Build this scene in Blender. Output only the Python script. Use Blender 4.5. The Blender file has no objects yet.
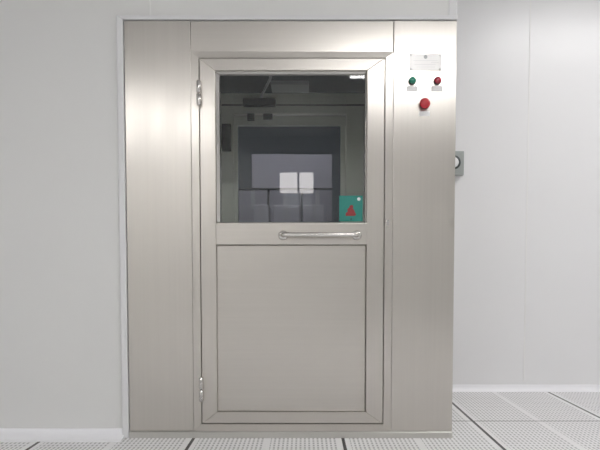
import bpy, bmesh, math, random
from mathutils import Vector, Matrix
random.seed(4)
S = bpy.context.scene
C = S.collection

# ------------------------------------------------------------------ materials
def nt(name):
    m = bpy.data.materials.new(name); m.use_nodes = True
    return m, m.node_tree.nodes, m.node_tree.links, m.node_tree.nodes['Principled BSDF']

def plain(name, col, rough=.5, metal=0, coat=0, spec=.5):
    m, N, L, B = nt(name)
    B.inputs['Base Color'].default_value = (*col, 1)
    B.inputs['Roughness'].default_value = rough
    B.inputs['Metallic'].default_value = metal
    B.inputs['Coat Weight'].default_value = coat
    B.inputs['Specular IOR Level'].default_value = spec
    # a trace of unevenness so no surface is perfectly even
    tc = N.new('ShaderNodeTexCoord'); no = N.new('ShaderNodeTexNoise'); no.inputs['Scale'].default_value = 9
    mr = N.new('ShaderNodeMapRange'); mr.inputs[3].default_value = max(0, rough-.04); mr.inputs[4].default_value = rough+.04
    L.new(tc.outputs['Object'], no.inputs['Vector']); L.new(no.outputs['Fac'], mr.inputs[0]); L.new(mr.outputs[0], B.inputs['Roughness'])
    return m

def steel(name, along='z', col=(.605, .575, .535), rough=.30, streak=.5, aniso=.65):
    """brushed stainless steel, the grain running along one axis"""
    m, N, L, B = nt(name)
    B.inputs['Metallic'].default_value = 1
    tc = N.new('ShaderNodeTexCoord'); mp = N.new('ShaderNodeMapping')
    mp.inputs['Scale'].default_value = (90, 90, 1.5) if along == 'z' else (1.5, 90, 90)
    no = N.new('ShaderNodeTexNoise'); no.inputs['Scale'].default_value = 1; no.inputs['Detail'].default_value = 3
    L.new(tc.outputs['Object'], mp.inputs['Vector']); L.new(mp.outputs[0], no.inputs['Vector'])
    big = N.new('ShaderNodeTexNoise'); big.inputs['Scale'].default_value = 3.2; big.inputs['Detail'].default_value = 3
    mp2 = N.new('ShaderNodeMapping'); mp2.inputs['Scale'].default_value = (2.2, 1, .8) if along == 'z' else (.8, 1, 2.2)
    L.new(tc.outputs['Object'], mp2.inputs['Vector']); L.new(mp2.outputs[0], big.inputs['Vector'])
    mr = N.new('ShaderNodeMapRange'); mr.inputs[1].default_value = .3; mr.inputs[2].default_value = .7
    mr.inputs[3].default_value = rough-.015; mr.inputs[4].default_value = rough+.03
    L.new(big.outputs['Fac'], mr.inputs[0]); L.new(mr.outputs[0], B.inputs['Roughness'])
    cr = N.new('ShaderNodeMix'); cr.data_type = 'RGBA'
    cr.inputs[6].default_value = (*[c*.955 for c in col], 1); cr.inputs[7].default_value = (*[min(1, c*1.035) for c in col], 1)
    L.new(no.outputs['Fac'], cr.inputs[0]); L.new(cr.outputs[2], B.inputs['Base Color'])
    B.inputs['Anisotropic'].default_value = aniso
    return m

def wall_paint(name, col, rough=.38):
    m, N, L, B = nt(name)
    tc = N.new('ShaderNodeTexCoord'); no = N.new('ShaderNodeTexNoise'); no.inputs['Scale'].default_value = 1.1; no.inputs['Detail'].default_value = 4
    cr = N.new('ShaderNodeMix'); cr.data_type = 'RGBA'
    cr.inputs[6].default_value = (*[c*.975 for c in col], 1); cr.inputs[7].default_value = (*[min(1, c*1.02) for c in col], 1)
    L.new(tc.outputs['Object'], no.inputs['Vector']); L.new(no.outputs['Fac'], cr.inputs[0]); L.new(cr.outputs[2], B.inputs['Base Color'])
    B.inputs['Roughness'].default_value = rough
    bp = N.new('ShaderNodeBump'); bp.inputs['Strength'].default_value = .10; bp.inputs['Distance'].default_value = .01
    L.new(no.outputs['Fac'], bp.inputs['Height']); L.new(bp.outputs[0], B.inputs['Normal'])
    return m

def glass(name, tint, ior=1.52):
    m = bpy.data.materials.new(name); m.use_nodes = True
    N, L = m.node_tree.nodes, m.node_tree.links
    N.remove(N['Principled BSDF']); out = N['Material Output']
    tr = N.new('ShaderNodeBsdfTransparent'); tr.inputs[0].default_value = (*tint, 1)
    gl = N.new('ShaderNodeBsdfGlossy'); gl.inputs['Roughness'].default_value = .012
    fr = N.new('ShaderNodeFresnel'); fr.inputs[0].default_value = ior
    mx = N.new('ShaderNodeMixShader')
    L.new(fr.outputs[0], mx.inputs[0]); L.new(tr.outputs[0], mx.inputs[1]); L.new(gl.outputs[0], mx.inputs[2]); L.new(mx.outputs[0], out.inputs[0])
    return m

def emit(name, col, s):
    m = bpy.data.materials.new(name); m.use_nodes = True
    N, L = m.node_tree.nodes, m.node_tree.links
    N.remove(N['Principled BSDF'])
    e = N.new('ShaderNodeEmission'); e.inputs[0].default_value = (*col, 1); e.inputs[1].default_value = s
    L.new(e.outputs[0], N['Material Output'].inputs[0])
    return m

TX0, TY0, TP = -1.237, .267, .711       # raised floor tile grid
def floor_mat():
    m, N, L, B = nt('perforated_white_floor')
    tc = N.new('ShaderNodeTexCoord'); sp = N.new('ShaderNodeSeparateXYZ'); L.new(tc.outputs['Object'], sp.inputs[0])
    def M(op, a, b=None, c=None):
        n = N.new('ShaderNodeMath'); n.operation = op
        for i, v in enumerate((a, b, c)):
            if v is None: continue
            if isinstance(v, (int, float)): n.inputs[i].default_value = v
            else: L.new(v, n.inputs[i])
        return n.outputs[0]
    def fold(src, off, pitch):            # position inside one pitch, 0..pitch
        return M('MULTIPLY', M('FRACT', M('DIVIDE', M('SUBTRACT', src, off - 100*pitch), pitch)), pitch)
    x, y = sp.outputs[0], sp.outputs[1]
    u = fold(x, TX0, TP); v = fold(y, TY0, TP)
    # the two perforated fields of a tile
    uh = M('PINGPONG', u, TP/2)
    vh = M('PINGPONG', v, TP/2)
    field = M('MULTIPLY', M('MULTIPLY', M('GREATER_THAN', uh, .030), M('LESS_THAN', uh, TP/2-.014)), M('GREATER_THAN', vh, .009))
    sx, sy = .0200, .0325
    su = M('ABSOLUTE', M('SUBTRACT', M('FRACT', M('DIVIDE', u, sx)), .5))
    sv = M('ABSOLUTE', M('SUBTRACT', M('FRACT', M('DIVIDE', v, sy)), .5))
    slot = M('MULTIPLY', M('LESS_THAN', su, .22), M('LESS_THAN', sv, .33))
    hole = M('MULTIPLY', slot, field)
    seam_x = M('LESS_THAN', uh, .0075)
    seam_y = M('LESS_THAN', vh, .0055)
    no = N.new('ShaderNodeTexNoise'); no.inputs['Scale'].default_value = 5; L.new(tc.outputs['Object'], no.inputs['Vector'])
    a = N.new('ShaderNodeMix'); a.data_type = 'RGBA'; a.inputs[6].default_value = (.80, .795, .80, 1); a.inputs[7].default_value = (.85, .85, .855, 1)
    L.new(no.outputs['Fac'], a.inputs[0])
    b = N.new('ShaderNodeMix'); b.data_type = 'RGBA'; b.inputs[7].default_value = (.42, .415, .42, 1)
    L.new(a.outputs[2], b.inputs[6]); L.new(hole, b.inputs[0])
    c = N.new('ShaderNodeMix'); c.data_type = 'RGBA'; c.inputs[7].default_value = (.15, .15, .15, 1)
    L.new(b.outputs[2], c.inputs[6]); L.new(seam_y, c.inputs[0])
    d = N.new('ShaderNodeMix'); d.data_type = 'RGBA'; d.inputs[7].default_value = (.03, .03, .03, 1)
    L.new(c.outputs[2], d.inputs[6]); L.new(seam_x, d.inputs[0])
    L.new(d.outputs[2], B.inputs['Base Color'])
    B.inputs['Roughness'].default_value = .42
    return m

M = {
 'v': steel('brushed_steel_upright', 'z'),
 'h': steel('brushed_steel_level', 'x'),
 'polish': steel('polished_steel', 'x', (.70, .68, .66), .16, .2, 0),
 'kick': steel('skirting_steel', 'x', (.60, .59, .56), .42, .5, 0),
 'inner': plain('chamber_steel', (.80, .79, .71), .45, .3),
 'wall': wall_paint('wall_panel_paint', (.755, .755, .745)),
 'wallr': wall_paint('alcove_wall_panel_paint', (.80, .80, .81), .30),
 'trim': plain('white_aluminium_trim', (.74, .74, .75), .35),
 'cove': plain('white_cove_skirting', (.90, .90, .93), .3),
 'seam': plain('panel_joint_sealant', (.82, .82, .81), .5),
 'ceil': wall_paint('ceiling_panel_paint', (.74, .74, .74), .5),
 'floor': floor_mat(),
 'gasket': plain('black_rubber_gasket', (.02, .02, .022), .6),
 'glass': glass('window_glass', (.93, .95, .95)),
 'glass2': glass('tinted_window_glass', (.80, .84, .88), 1.2),
 'lamp': emit('lit_diffuser', (1, .99, .985), 13),
 'lamp_soft': emit('softer_lit_diffuser', (1, .985, .98), 6.5),
 'lamp_added': emit('added_fill_diffuser', (1, .94, .97), 24),  # for the lamp added to brighten the far room
 'day': emit('daylit_pane', (1, .95, .93), 4.5),
 'lamp_frame': plain('lamp_frame_white', (.8, .8, .8), .4),
 'off': plain('unlit_lamp_cover', (.55, .56, .58), .4),
 'green': plain('green_button_plastic', (.01, .22, .14), .25, 0, .6),
 'red': plain('red_button_plastic', (.42, .015, .04), .25, 0, .6),
 'red2': plain('emergency_button_plastic', (.50, .015, .03), .28, 0, .5),
 'dark': plain('dark_button_collar', (.05, .04, .05), .3, .3),
 'paper': plain('white_label', (.86, .86, .86), .5),
 'plate': plain('satin_nameplate', (.80, .79, .78), .38, .35),
 'print': plain('grey_print', (.62, .62, .62), .5),
 'teal': plain('teal_sticker', (.02, .24, .20), .45),
 'tealdark': plain('dark_teal_edge', (.01, .13, .11), .45),
 'redprint': plain('red_print', (.30, .03, .035), .5),
 'box': plain('grey_carton', (.30, .27, .29), .6),
 'box2': plain('darker_grey_carton', (.20, .18, .20), .6),
 'tape': plain('carton_tape', (.28, .25, .26), .5),
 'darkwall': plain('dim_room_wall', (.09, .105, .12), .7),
 'closer': plain('black_closer_body', (.010, .010, .014), .6),
 'rod': plain('bright_rod', (.85, .85, .85), .3),
 'socket': plain('grey_socket_metal', (.34, .36, .35), .45, .5),
 'socketdark': plain('dark_socket_ring', (.05, .06, .06), .4),
}

# ------------------------------------------------------------------ mesh helpers
def mark(o, label=None, cat=None, group=None, kind=None):
    if label: o['label'] = label
    if cat: o['category'] = cat
    if group: o['group'] = group
    if kind: o['kind'] = kind
    return o

def link(name, bm, mat, parent=None, smooth=False, bevel=0, seg=2):
    me = bpy.data.meshes.new(name)
    if bevel:
        bmesh.ops.bevel(bm, geom=list(bm.edges), offset=bevel, segments=seg, profile=.6, affect='EDGES', clamp_overlap=True)
    bmesh.ops.recalc_face_normals(bm, faces=bm.faces[:])
    bm.to_mesh(me); bm.free()
    if smooth:
        for p in me.polygons: p.use_smooth = True
    for m in (mat if isinstance(mat, (list, tuple)) else [mat]): me.materials.append(m)
    o = bpy.data.objects.new(name, me); C.objects.link(o)
    if parent: o.parent = parent
    return o

def prism(bm, pts, y0, y1, mi=0):
    """polygon in the x-z plane pushed from y0 to y1"""
    a = [bm.verts.new((x, y0, z)) for x, z in pts]; b = [bm.verts.new((x, y1, z)) for x, z in pts]
    n = len(pts); fs = [bm.faces.new(a), bm.faces.new(b[::-1])]
    for i in range(n): fs.append(bm.faces.new((a[i], b[i], b[(i+1) % n], a[(i+1) % n])))
    for f in fs: f.material_index = mi
def bx(bm, x0, x1, y0, y1, z0, z1, mi=0):
    prism(bm, [(x0, z0), (x1, z0), (x1, z1), (x0, z1)], y0, y1, mi)
def box(name, x0, x1, y0, y1, z0, z1, mat, parent=None, bevel=0):
    bm = bmesh.new(); bx(bm, x0, x1, y0, y1, z0, z1); return link(name, bm, mat, parent, bevel=bevel)

def lathe(bm, prof, center, axis='y', seg=28, mi=0):
    """profile of (radius, distance along -axis) turned about the axis"""
    rings = []
    for r, d in prof:
        ring = []
        for i in range(seg):
            a = 2*math.pi*i/seg
            if axis == 'y': p = (center[0]+r*math.cos(a), center[1]-d, center[2]+r*math.sin(a))
            elif axis == 'z': p = (center[0]+r*math.cos(a), center[1]+r*math.sin(a), center[2]+d)
            else: p = (center[0]+d, center[1]+r*math.cos(a), center[2]+r*math.sin(a))
            ring.append(bm.verts.new(p))
        rings.append(ring)
    for k in range(len(rings)-1):
        for i in range(seg):
            f = bm.faces.new((rings[k][i], rings[k][(i+1) % seg], rings[k+1][(i+1) % seg], rings[k+1][i])); f.material_index = mi; f.smooth = True
    for ring in (rings[0], rings[-1]):
        f = bm.faces.new(ring); f.material_index = mi

def tube(bm, pts, r, seg=14):
    pts = [Vector(p) for p in pts]; rings = []
    for i, p in enumerate(pts):
        d = (pts[min(i+1, len(pts)-1)]-pts[max(i-1, 0)]).normalized()
        up = Vector((0, 0, 1)) if abs(d.z) < .9 else Vector((0, 1, 0))
        a = d.cross(up).normalized(); b = d.cross(a).normalized()
        rings.append([bm.verts.new(p+a*r*math.cos(2*math.pi*k/seg)+b*r*math.sin(2*math.pi*k/seg)) for k in range(seg)])
    for k in range(len(rings)-1):
        for i in range(seg):
            bm.faces.new((rings[k][i], rings[k][(i+1) % seg], rings[k+1][(i+1) % seg], rings[k+1][i])).smooth = True
    bm.faces.new(rings[0]); bm.faces.new(rings[-1])

def mitred(names, x0, x1, z0, z1, wl, wr, wb, wt, y0, y1, parent, mats, bevel=.0012, back=None):
    """four mitred members of a rectangular frame, each a mesh of its own; y0 is the outer face,
    back (optional) the outer-face depth at the inner edge, for members that slope inward"""
    X0, X1, Z0, Z1 = x0+wl, x1-wr, z0+wb, z1-wt
    quads = {'L': [(x0, z0), (X0, Z0), (X0, Z1), (x0, z1)], 'R': [(x1, z0), (x1, z1), (X1, Z1), (X1, Z0)],
             'B': [(x0, z0), (x1, z0), (X1, Z0), (X0, Z0)], 'T': [(x0, z1), (X0, Z1), (X1, Z1), (x1, z1)]}
    res = []
    for k, q in quads.items():
        bm = bmesh.new(); prism(bm, q, y0, y1)
        if back is not None:
            bm.verts.ensure_lookup_table()
            for v in bm.verts:
                if abs(v.co.y-y0) < 1e-6 and min(abs(v.co.x-X0), abs(v.co.x-X1)) < 1e-6 and min(abs(v.co.z-Z0), abs(v.co.z-Z1)) < 1e-6: v.co.y = back
        res.append(link(names[0] if k in 'LR' else names[1], bm, mats[0] if k in 'LR' else mats[1], parent, bevel=bevel, seg=1))
    return res

def ring(bm, x0, x1, z0, z1, w, y0, y1, flat=False):
    """one closed rectangular frame; flat=True lays it in the x-y plane"""
    def P(x, z, y): return (x, z, y) if flat else (x, y, z)
    o = [(x0, z0), (x1, z0), (x1, z1), (x0, z1)]; n = [(x0+w, z0+w), (x1-w, z0+w), (x1-w, z1-w), (x0+w, z1-w)]
    a, b, c, d = [[bm.verts.new(P(x, z, y)) for x, z in q] for q, y in ((o, y0), (n, y0), (o, y1), (n, y1))]
    for i in range(4):
        k = (i+1) % 4
        for f in ((a[i], a[k], b[k], b[i]), (c[i], c[k], d[k], d[i]), (a[i], a[k], c[k], c[i]), (b[i], b[k], d[k], d[i])): bm.faces.new(f)

def empty(name, loc, parent=None):
    o = bpy.data.objects.new(name, None); C.objects.link(o); o.location = loc
    o.empty_display_size = .05
    if parent: o.parent = parent
    return o

def struct(name, bm_or_obj, mat=None, bevel=0):
    o = bm_or_obj if isinstance(bm_or_obj, bpy.types.Object) else link(name, bm_or_obj, mat, bevel=bevel)
    o['kind'] = 'structure'; return o

# ------------------------------------------------------------------ the room
CH = 2.8; XL, XR, YB, YF = -3.3, 3.4, -5.6, .981
CX0, CX1, CZ = -.834, .709, 1.955           # the air shower's front
# floor
bm = bmesh.new(); bx(bm, XL-.1, XR+.1, YB-.1, YF+.05, -.06, 0); struct('floor', bm, M['floor'])
# front wall: left of and above the air shower
bm = bmesh.new()
prism(bm, [(XL, 0), (CX0-.002, 0), (CX0-.002, CZ+.002), (CX1, CZ+.002), (CX1, CH), (XL, CH)], 0, .05)
struct('wall_front', bm, M['wall'])
# end of the enclosure, turning back to the alcove wall
bm = bmesh.new(); bx(bm, CX1-.05, CX1-.001, .051, YF, CZ+.02, CH); struct('wall_return', bm, M['wall'])
bm = bmesh.new(); bx(bm, CX1-.02, XR, YF, YF+.05, 0, CH); struct('wall_alcove', bm, M['wallr'])
bm = bmesh.new(); bx(bm, XL-.05, XL, YB, .05, 0, CH); struct('wall_left', bm, M['wall'])
bm = bmesh.new(); bx(bm, XR, XR+.05, YB, YF+.05, 0, CH); struct('wall_right', bm, M['wall'])
bm = bmesh.new(); bx(bm, XL-.05, XR+.05, YB-.05, YB, 0, CH); struct('wall_back', bm, M['wall'])
bm = bmesh.new(); bx(bm, XL-.05, XR+.05, YB-.05, YF+.05, CH, CH+.05); struct('ceiling', bm, M['ceil'])

# panel joints (thin sealed strips a hair proud of the wall)
def joint(n, x, y, z0, z1, w=.006):
    struct('trim_%d' % n, box('trim_%d' % n, x-w/2, x+w/2, y-.0022, y-.0002, z0, z1, M['seam']))
joint(1, -.716, 0, 1.985, CH-.001, .007)
joint(2, 1.457, YF, .06, CH-.001, .006)
joint(3, 2.66, YF, .06, CH-.001, .006)
joint(4, -1.92, 0, .06, CH-.001, .006)

# aluminium bead round the air shower
bm = bmesh.new()
prism(bm, [(CX0-.034, 0), (CX0-.003, 0), (CX0-.003, CZ+.003), (CX0-.034, CZ+.022)], -.024, -.0005)
o = struct('trim_5', bm, M['trim'], bevel=.003)
bm = bmesh.new()
prism(bm, [(CX0-.034, CZ+.022), (CX0-.003, CZ+.003), (CX1, CZ+.003), (CX1, CZ+.022)], -.024, -.0005)
struct('trim_6', bm, M['trim'], bevel=.003)
# corner post where the front wall ends
bm = bmesh.new(); bx(bm, CX1-.036, CX1+.003, -.006, .049, CZ+.0225, CH-.001); struct('trim_7', bm, M['trim'], bevel=.004)

# coved skirtings
def cove(name, x0, x1, y, h=.05, d=.045, side=None):
    bm = bmesh.new(); prof = [(0, h)]
    for i in range(9):
        a = math.pi/2*i/8
        prof.append((-.004-(d-.004)*(1-math.cos(a)), .003+(h-.006)*(1-math.sin(a))))
    prof += [(-d, 0), (0, 0)]
    a = [bm.verts.new((x0, y+p, z)) for p, z in prof]; b = [bm.verts.new((x1, y+p, z)) for p, z in prof]
    n = len(prof); bm.faces.new(a); bm.faces.new(b[::-1])
    for i in range(n): bm.faces.new((a[i], b[i], b[(i+1) % n], a[(i+1) % n]))
    return struct(name, bm, M['cove'])
cove('baseboard_front', XL, CX0-.023, -.0005, .04, .08)
cove('baseboard_alcove', CX1+.001, XR, YF-.0005, .043, .03)

# ------------------------------------------------------------------ the air shower
A = mark(empty('air_shower', (0, 0, 0)), 'brushed stainless steel air shower cabinet with a glazed hinged door, set into the white wall', 'air shower')
FY = -.016
DX0, DX1, DZ0, DZ1 = -.484, .374, .072, 1.779          # the door leaf
JX0, JX1, JZ0, JZ1 = -.526, .416, .031, 1.812          # the fixed frame round it
box('side_panel', CX0, JX0-.0015, FY, .0495, .032, CZ, M['v'], A, .0018)
box('side_panel', JX1+.0015, CX1, FY, .0495, .032, CZ, M['v'], A, .0018)
box('header_panel', JX0+.0005, JX1-.0005, FY+.003, .0495, JZ1+.001, CZ, M['h'], A, .0015)
# skirting strip
bm = bmesh.new()
prof = [(.045, 0), (-.027, 0), (-.027, .026), (-.0225, .0305), (.045, .0305)]
a = [bm.verts.new((CX0+.001, y, z+.0004)) for y, z in prof]; b = [bm.verts.new((CX1-.001, y, z+.0004)) for y, z in prof]
bm.faces.new(a); bm.faces.new(b[::-1])
for i in range(len(prof)): bm.faces.new((a[i], b[i], b[(i+1) % len(prof)], a[(i+1) % len(prof)]))
link('skirting', bm, M['kick'], A)
# fixed mitred frame
mitred(('door_jamb', 'door_lintel'), JX0, JX1, JZ0, JZ1, .038, .038, .036, .029, -.021, .048, A, (M['v'], M['h']), back=-.023)
# black gasket line behind the gap between leaf and frame
bm = bmesh.new()
ring(bm, DX0-.008, DX1+.008, DZ0-.006, DZ1+.006, .028, .018, .03)
link('gasket', bm, M['gasket'], A)

# door leaf and everything that swings with it
GX0, GX1, GZ0, GZ1 = -.392, .283, 1.022, 1.709
bm = bmesh.new()
bx(bm, -.4115, .2915, -.020, .010, .129, .918)
D = link('door', bm, M['h'], A, bevel=.004)               # the lower infill sheet carries the leaf
D['label'] = 'hinged door leaf, plain steel sheet below and glass above'
PY = -.030
mitred(('stile', 'rail'), DX0, DX1, DZ0, DZ1, .073, .081, .056, .056, PY, .012, D, (M['v'], M['h']), bevel=.0022, back=PY-.002)
# bead round the glass
mitred(('glazing_bead', 'glazing_bead'), DX0+.0735, DX1-.0815, 1.0225, DZ1-.0565, .019, .010, .004, .014, PY+.003, .002, D, (M['polish'], M['kick']), bevel=.003, back=PY+.014)
box('glass_pane', GX0-.004, GX1+.003, -.010, -.005, GZ0-.001, GZ1+.002, M['glass'], D)
box('middle_rail', -.4105, .2955, -.0375, .006, .920, 1.021, M['h'], D, .0025)
# handle
bm = bmesh.new()
hx0, hx1, hz, hy = -.098, .246, .963, -.085
pts = [(hx0, -.036, hz)]
for i in range(7):
    a = math.pi/2*i/6; pts.append((hx0+.022*(1-math.cos(a)), -.066-.022*math.sin(a)+.0, hz))
for i in range(7):
    a = math.pi/2*(1-i/6); pts.append((hx1-.022*(1-math.cos(a)), -.066-.022*math.sin(a), hz))
pts.append((hx1, -.036, hz))
tube(bm, pts, .0105)
for x in (hx0, hx1): lathe(bm, [(.023, 0), (.023, .004), (.017, .009), (.011, .011)], (x, -.036, hz))
H = link('handle', bm, M['polish'], D); H['label'] = 'horizontal steel tube handle'
# hinges
def hinge(z0, z1):
    bm = bmesh.new(); c = (DX0-.001, -.044); n = 2; L = (z1-z0)
    for i in range(n):
        a = z0+L*i/n+.0015; b = z0+L*(i+1)/n-.0015
        lathe(bm, [(.006, 0), (.0105, .003), (.0105, b-a-.003), (.006, b-a)], (c[0], c[1], a), 'z', 16)
    bx(bm, c[0]-.003, c[0]+.003, c[1]+.004, -.028, z0+.004, z1-.004)
    link('hinge', bm, M['polish'], D)
hinge(1.556, 1.675); hinge(.178, .298)

# sticker on the glass
sy = -.0108
bm = bmesh.new(); bx(bm, .166, .276, sy-.0012, sy, 1.030, 1.151)
st = link('sticker', bm, M['teal'], D); st['label'] = 'square teal sticker with a red figure'
# red figure: peaked head and shoulders over a wide base
bm = bmesh.new()
prism(bm, [(.196, 1.056), (.238, 1.056), (.246, 1.062), (.240, 1.072), (.236, 1.084), (.229, 1.090), (.233, 1.100), (.226, 1.108), (.216, 1.104), (.213, 1.094), (.203, 1.088), (.207, 1.076), (.197, 1.070)], sy-.0024, sy-.0013)
link('red_figure', bm, M['redprint'], st)
bm = bmesh.new(); lathe(bm, [(.008, 0), (.008, .0012)], (.258, sy-.0013, 1.135)); link('white_dot', bm, M['paper'], st)
bm = bmesh.new(); lathe(bm, [(.0035, 0), (.0035, .0011)], (.222, sy-.0013, 1.041)); link('dark_dot', bm, M['gasket'], st)

# control panel on the right side panel
bf = FY
def button(x, z, r, mat, label, big=False):
    bm = bmesh.new(); lathe(bm, [(r*.95, 0), (r*.95, .006), (r*.8, .010)], (x, bf, z))
    b = link('push_button' if not big else 'emergency_stop_button', bm, M['dark'], A); b['label'] = label
    bm = bmesh.new()
    if big: lathe(bm, [(r*.7, .009), (r*.75, .012), (r*1.05, .015), (r*1.15, .020), (r*.95, .027), (r*.5, .031), (r*.05, .032)], (x, bf, z))
    else: lathe(bm, [(r*.80, .009), (r*.86, .014), (r*.74, .019), (r*.4, .0215), (r*.04, .022)], (x, bf, z))
    link('button_cap', bm, mat, b)
button(.503, 1.679, .0185, M['green'], 'green push button')
button(.620, 1.679, .0185, M['red'], 'red push button')
button(.560, 1.572, .0215, M['red2'], 'larger red mushroom button', True)
for x, z, w, h in ((.503, 1.645, .050, .022), (.619, 1.645, .052, .024), (.562, 1.530, .048, .022)):
    box('button_label', x-w/2, x+w/2, bf-.0016, bf-.0001, z-h/2, z+h/2, M['paper'], A)
P = box('nameplate', .490, .638, bf-.0026, bf-.0001, 1.728, 1.803, M['plate'], A, .0006)
for x in (.4965, .6315):
    for z in (1.7345, 1.7965):
        bm = bmesh.new(); lathe(bm, [(.0042, 0), (.0042, .001), (.002, .0024)], (x, bf-.0026, z), seg=14); link('screw', bm, M['print'], P)
bm = bmesh.new(); lathe(bm, [(.0085, 0), (.0085, .0006)], (.564, bf-.0026, 1.789), seg=20); link('emblem', bm, M['socket'], P)
for z, x0, x1 in ((1.772, .508, .620), (1.763, .590, .626), (1.754, .512, .612), (1.743, .520, .608)):
    box('engraved_line', x0, x1, bf-.0031, bf-.0027, z-.0008, z+.0008, M['print'], P)
# small keeper on the jamb's right edge, level with the glass foot
bm = bmesh.new(); bx(bm, .386, .398, -.029, -.0235, 1.010, 1.035); link('lock_keeper', bm, M['polish'], A, bevel=.001)

# chamber behind the door
RY = .93                                     # rear frame
IX0, IX1, IZ1 = -.53, .42, 1.93
box('chamber_side', IX0-.02, IX0, .052, RY, .034, IZ1, M['inner'], A)
box('chamber_side', IX1, IX1+.02, .052, RY, .034, IZ1, M['inner'], A)
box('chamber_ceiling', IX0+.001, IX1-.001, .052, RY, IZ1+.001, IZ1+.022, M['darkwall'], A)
box('chamber_floor', IX0+.001, IX1-.001, .052, RY, .010, .032, M['inner'], A)
box('outer_side', CX1-.02, CX1-.001, .051, RY+.045, .001, CZ, M['v'], A)
box('outer_side', CX0+.001, CX0+.02, .051, RY+.045, .001, CZ, M['v'], A)
# air nozzles on the inner sides
for x, sgn in ((IX0, 1), (IX1, -1)):
    for y in (.3, .62):
        for z in (.5, .85, 1.2, 1.5, 1.75):
            bm = bmesh.new(); lathe(bm, [(.032, 0), (.032, .006*sgn), (.020, .012*sgn), (.012, .004*sgn)], (x, y, z), 'x', 18)
            link('air_nozzle', bm, M['polish'], A)
# lamp in the chamber ceiling (off)
L = box('chamber_lamp', -.20, .03, .70, .86, IZ1-.022, IZ1, M['off'], A, .004)
# rear door frame and leaf
bm = bmesh.new()
bx(bm, IX0, -.452, RY, RY+.045, .034, IZ1); bx(bm, .27, IX1, RY, RY+.045, .034, IZ1)
bx(bm, -.4515, .2695, RY, RY+.045, 1.80, IZ1)
link('rear_frame', bm, M['inner'], A, bevel=.004)
R = box('rear_door', -.448, .266, RY-.006, RY+.03, .05, .95, M['inner'], A, .004)
box('stile', -.448, -.425, RY-.006, RY+.03, .952, 1.724, M['inner'], R)
box('stile', .235, .266, RY-.006, RY+.03, .952, 1.724, M['inner'], R)
box('top_rail', -.448, .266, RY-.006, RY+.03, 1.725, 1.785, M['inner'], R, .004)
box('glass_pane', -.4245, .2345, RY+.01, RY+.016, .952, 1.7245, M['glass2'], R)
box('groove_shade', IX0+.004, IX1-.004, RY-.004, RY-.0002, 1.851, 1.858, M['gasket'], A)  # black strip painting the shade of a groove across the header
box('dark_box', -.522, -.465, RY-.03, RY-.0005, 1.56, 1.73, M['closer'], A, .004)  # plain black box filling a dark patch at the rear left corner
# door closer on the rear frame, its arm reaching forward
cl = box('door_closer', -.385, -.180, RY-.05, RY-.0045, 1.838, 1.885, M['closer'], A, .006)
bm = bmesh.new(); tube(bm, [(-.27, RY-.03, 1.884), (-.27, RY-.03, 1.900), (-.268, RY-.035, 1.905), (-.195, .60, 1.905), (-.192, .585, 1.909), (-.192, .585, 1.928)], .008, 10)
link('closer_arm', bm, M['rod'], cl)
box('closer_bracket', -.36, -.315, RY-.028, RY-.0075, 1.752, 1.795, M['closer'], cl, .003)
box('closer_bracket', -.26, -.20, RY-.024, RY-.0075, 1.760, 1.795, M['closer'], cl, .003)

# ------------------------------------------------------------------ dim room beyond the rear door
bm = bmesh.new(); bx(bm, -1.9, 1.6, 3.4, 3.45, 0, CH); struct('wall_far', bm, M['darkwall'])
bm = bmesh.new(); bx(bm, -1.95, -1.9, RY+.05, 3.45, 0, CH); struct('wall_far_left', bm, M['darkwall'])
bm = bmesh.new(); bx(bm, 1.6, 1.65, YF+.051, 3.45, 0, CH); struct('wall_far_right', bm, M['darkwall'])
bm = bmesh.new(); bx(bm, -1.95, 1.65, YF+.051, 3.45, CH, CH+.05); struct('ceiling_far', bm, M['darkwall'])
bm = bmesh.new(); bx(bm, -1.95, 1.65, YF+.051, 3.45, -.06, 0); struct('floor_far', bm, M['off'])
# workbench with cartons on it
W = mark(empty('workbench', (-.15, 2.4, 0)), 'steel workbench carrying the grey cartons in the dim room behind the air shower', 'workbench')
def wb(name, x0, x1, y0, y1, z0, z1):
    return box(name, x0+.15, x1+.15, y0-2.4, y1-2.4, z0, z1, M['inner'], W, .003)
wb('bench_top', -.75, .45, 1.85, 2.85, .86, .90)
for x in (-.72, .38):
    for y in (1.88, 2.78): wb('leg', x, x+.04, y, y+.04, 0, .859)
def carton(x0, x1, y0, y1, z0, z1, mat, label, group):
    w, d, h = x1-x0, y1-y0, z1-z0
    bm = bmesh.new(); bx(bm, -w/2, w/2, -d/2, d/2, 0, h)
    o = link('carton', bm, mat, bevel=.006); o.location = ((x0+x1)/2, (y0+y1)/2, z0)
    mark(o, label, 'carton', group)
    bm = bmesh.new(); bx(bm, -.02, .02, -d/2-.0012, -d/2-.0002, h*.72, h-.004)
    link('tape', bm, M['tape'], o)
G = 'cartons stacked on the workbench'
s = 540/(2.57+2.3); X = lambda u: (u-304)/s
Z = lambda v: .8+(270-v)/s
yb = 2.3
carton(X(239), X(267.8), yb, yb+.4, .9, Z(190), M['box2'], 'left of the three tall grey cartons under the wide one', G)
carton(X(269.6), X(300.8), yb, yb+.4, .9, Z(190), M['box2'], 'middle of the three tall grey cartons under the wide one', G)
carton(X(302.6), X(332), yb, yb+.4, .9, Z(190), M['box2'], 'right of the three tall grey cartons under the wide one', G)
mark(box('gap_shade', X(238.5), X(332.5), yb-.008, yb+.4, Z(190)+.001, Z(190)+.014, M['closer']), 'thin dark strip drawing the shaded gap between the wide carton and the three tall ones', 'gap_shade')  # dark strip added as the shade in the gap under the wide carton
carton(X(252), X(332), yb+.01, yb+.4, Z(190)+.015, Z(155), M['box'], 'wide grey carton lying on top of the stack behind the glass', G)
s = 540/(2.57+1.95)
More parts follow.
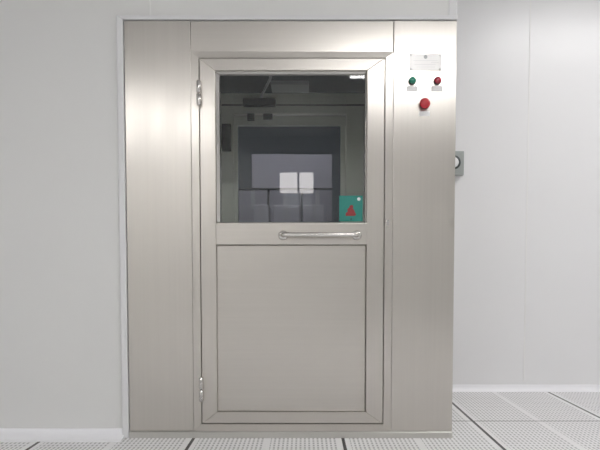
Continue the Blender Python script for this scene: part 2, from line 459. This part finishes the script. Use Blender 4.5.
carton(X(254), X(269), 1.95, 2.22, .9, Z(205), M['box'], 'small grey carton in front of the stack, leftmost and narrowest', G)
carton(X(274), X(299.5), 1.95, 2.22, .9, Z(205), M['box'], 'small grey carton in front of the stack, between two others', G)
carton(X(303.5), X(324), 1.95, 2.22, .9, Z(205), M['box'], 'small grey carton in front of the stack, rightmost beside the sticker', G)

# ------------------------------------------------------------------ socket box on the alcove wall
so = mark(empty('wall_socket', (.965, YF, 1.49)), 'small grey metal wall box with a round white socket, half hidden behind the air shower', 'wall socket')
box('back_box', -.068, .066, -.040, -.0005, -.077, .077, M['socket'], so, .004)
bm = bmesh.new(); lathe(bm, [(.045, .040), (.045, .046), (.036, .048)], (-.002, 0, .004)); link('socket_ring', bm, M['socketdark'], so)
bm = bmesh.new(); lathe(bm, [(.034, .047), (.032, .052), (.004, .053)], (-.004, 0, .004)); link('socket_face', bm, M['paper'], so)

# ------------------------------------------------------------------ lamps and the lit window behind the camera
def troffer(x0, x1, y0, y1, label, mat='lamp', z=CH):
    t = empty('ceiling_light', ((x0+x1)/2, (y0+y1)/2, z)); mark(t, label, 'ceiling light', 'recessed ceiling panels')
    w, d = (x1-x0)/2, (y1-y0)/2
    bm = bmesh.new()
    ring(bm, -w, w, -d, d, .02, -.022, -.0005, True)
    link('lamp_frame', bm, M['lamp_frame'], t)
    box('diffuser', -w+.021, w-.021, -d+.021, d-.021, -.016, -.001, M[mat], t)
troffer(.45, 1.65, -3.14, -2.54, 'lit rectangular ceiling light mirrored in the right steel panel')
troffer(1.5, 2.7, -.5, .1, 'lit rectangular ceiling light over the alcove wall', 'lamp_soft')
troffer(-2.5, -1.3, -4.9, -4.3, 'lit rectangular ceiling light mirrored in the left steel panel')
troffer(-.6, .2, 1.15, 1.45, 'added unseen ceiling light brightening the cartons behind the air shower', 'lamp_added')  # unseen lamp, added so the cartons show through the rear glass
bm = bmesh.new(); ring(bm, -.39, .17, 1.92, 2.29, .03, YB+.0005, YB+.03)
wn = struct('window_1', bm, M['trim'])
box('mullion', -.10, -.07, YB+.001, YB+.03, 1.951, 2.259, M['trim'], wn)
box('window_pane', -.359, -.101, YB+.004, YB+.012, 1.952, 2.258, M['day'], wn)
box('window_pane', -.069, .139, YB+.004, YB+.012, 1.952, 2.258, M['day'], wn)

# ------------------------------------------------------------------ world, camera, view
wld = bpy.data.worlds.new('world'); S.world = wld; wld.use_nodes = True
wld.node_tree.nodes['Background'].inputs[0].default_value = (.8, .85, .9, 1)
wld.node_tree.nodes['Background'].inputs[1].default_value = .3
cd = bpy.data.cameras.new('camera'); cam = bpy.data.objects.new('camera', cd); C.objects.link(cam); S.camera = cam
cam.location = (0, -2.57, .8); cam.rotation_euler = (math.radians(90)-math.atan(23.7/540), 0, 0)
cd.sensor_fit = 'HORIZONTAL'; cd.sensor_width = 36; cd.lens = 540*36/600
cd.shift_x = -4/600; cd.shift_y = 69/600; cd.clip_start = .05
S.view_settings.view_transform = 'Standard'; S.view_settings.look = 'None'
S.view_settings.exposure = .72; S.view_settings.gamma = 1; S.view_settings.use_curve_mapping = False
S.cycles.use_denoising = True
S.cycles.max_bounces = 12; S.cycles.diffuse_bounces = 6; S.cycles.glossy_bounces = 6; S.cycles.transparent_max_bounces = 16
S.cycles.sample_clamp_indirect = 6
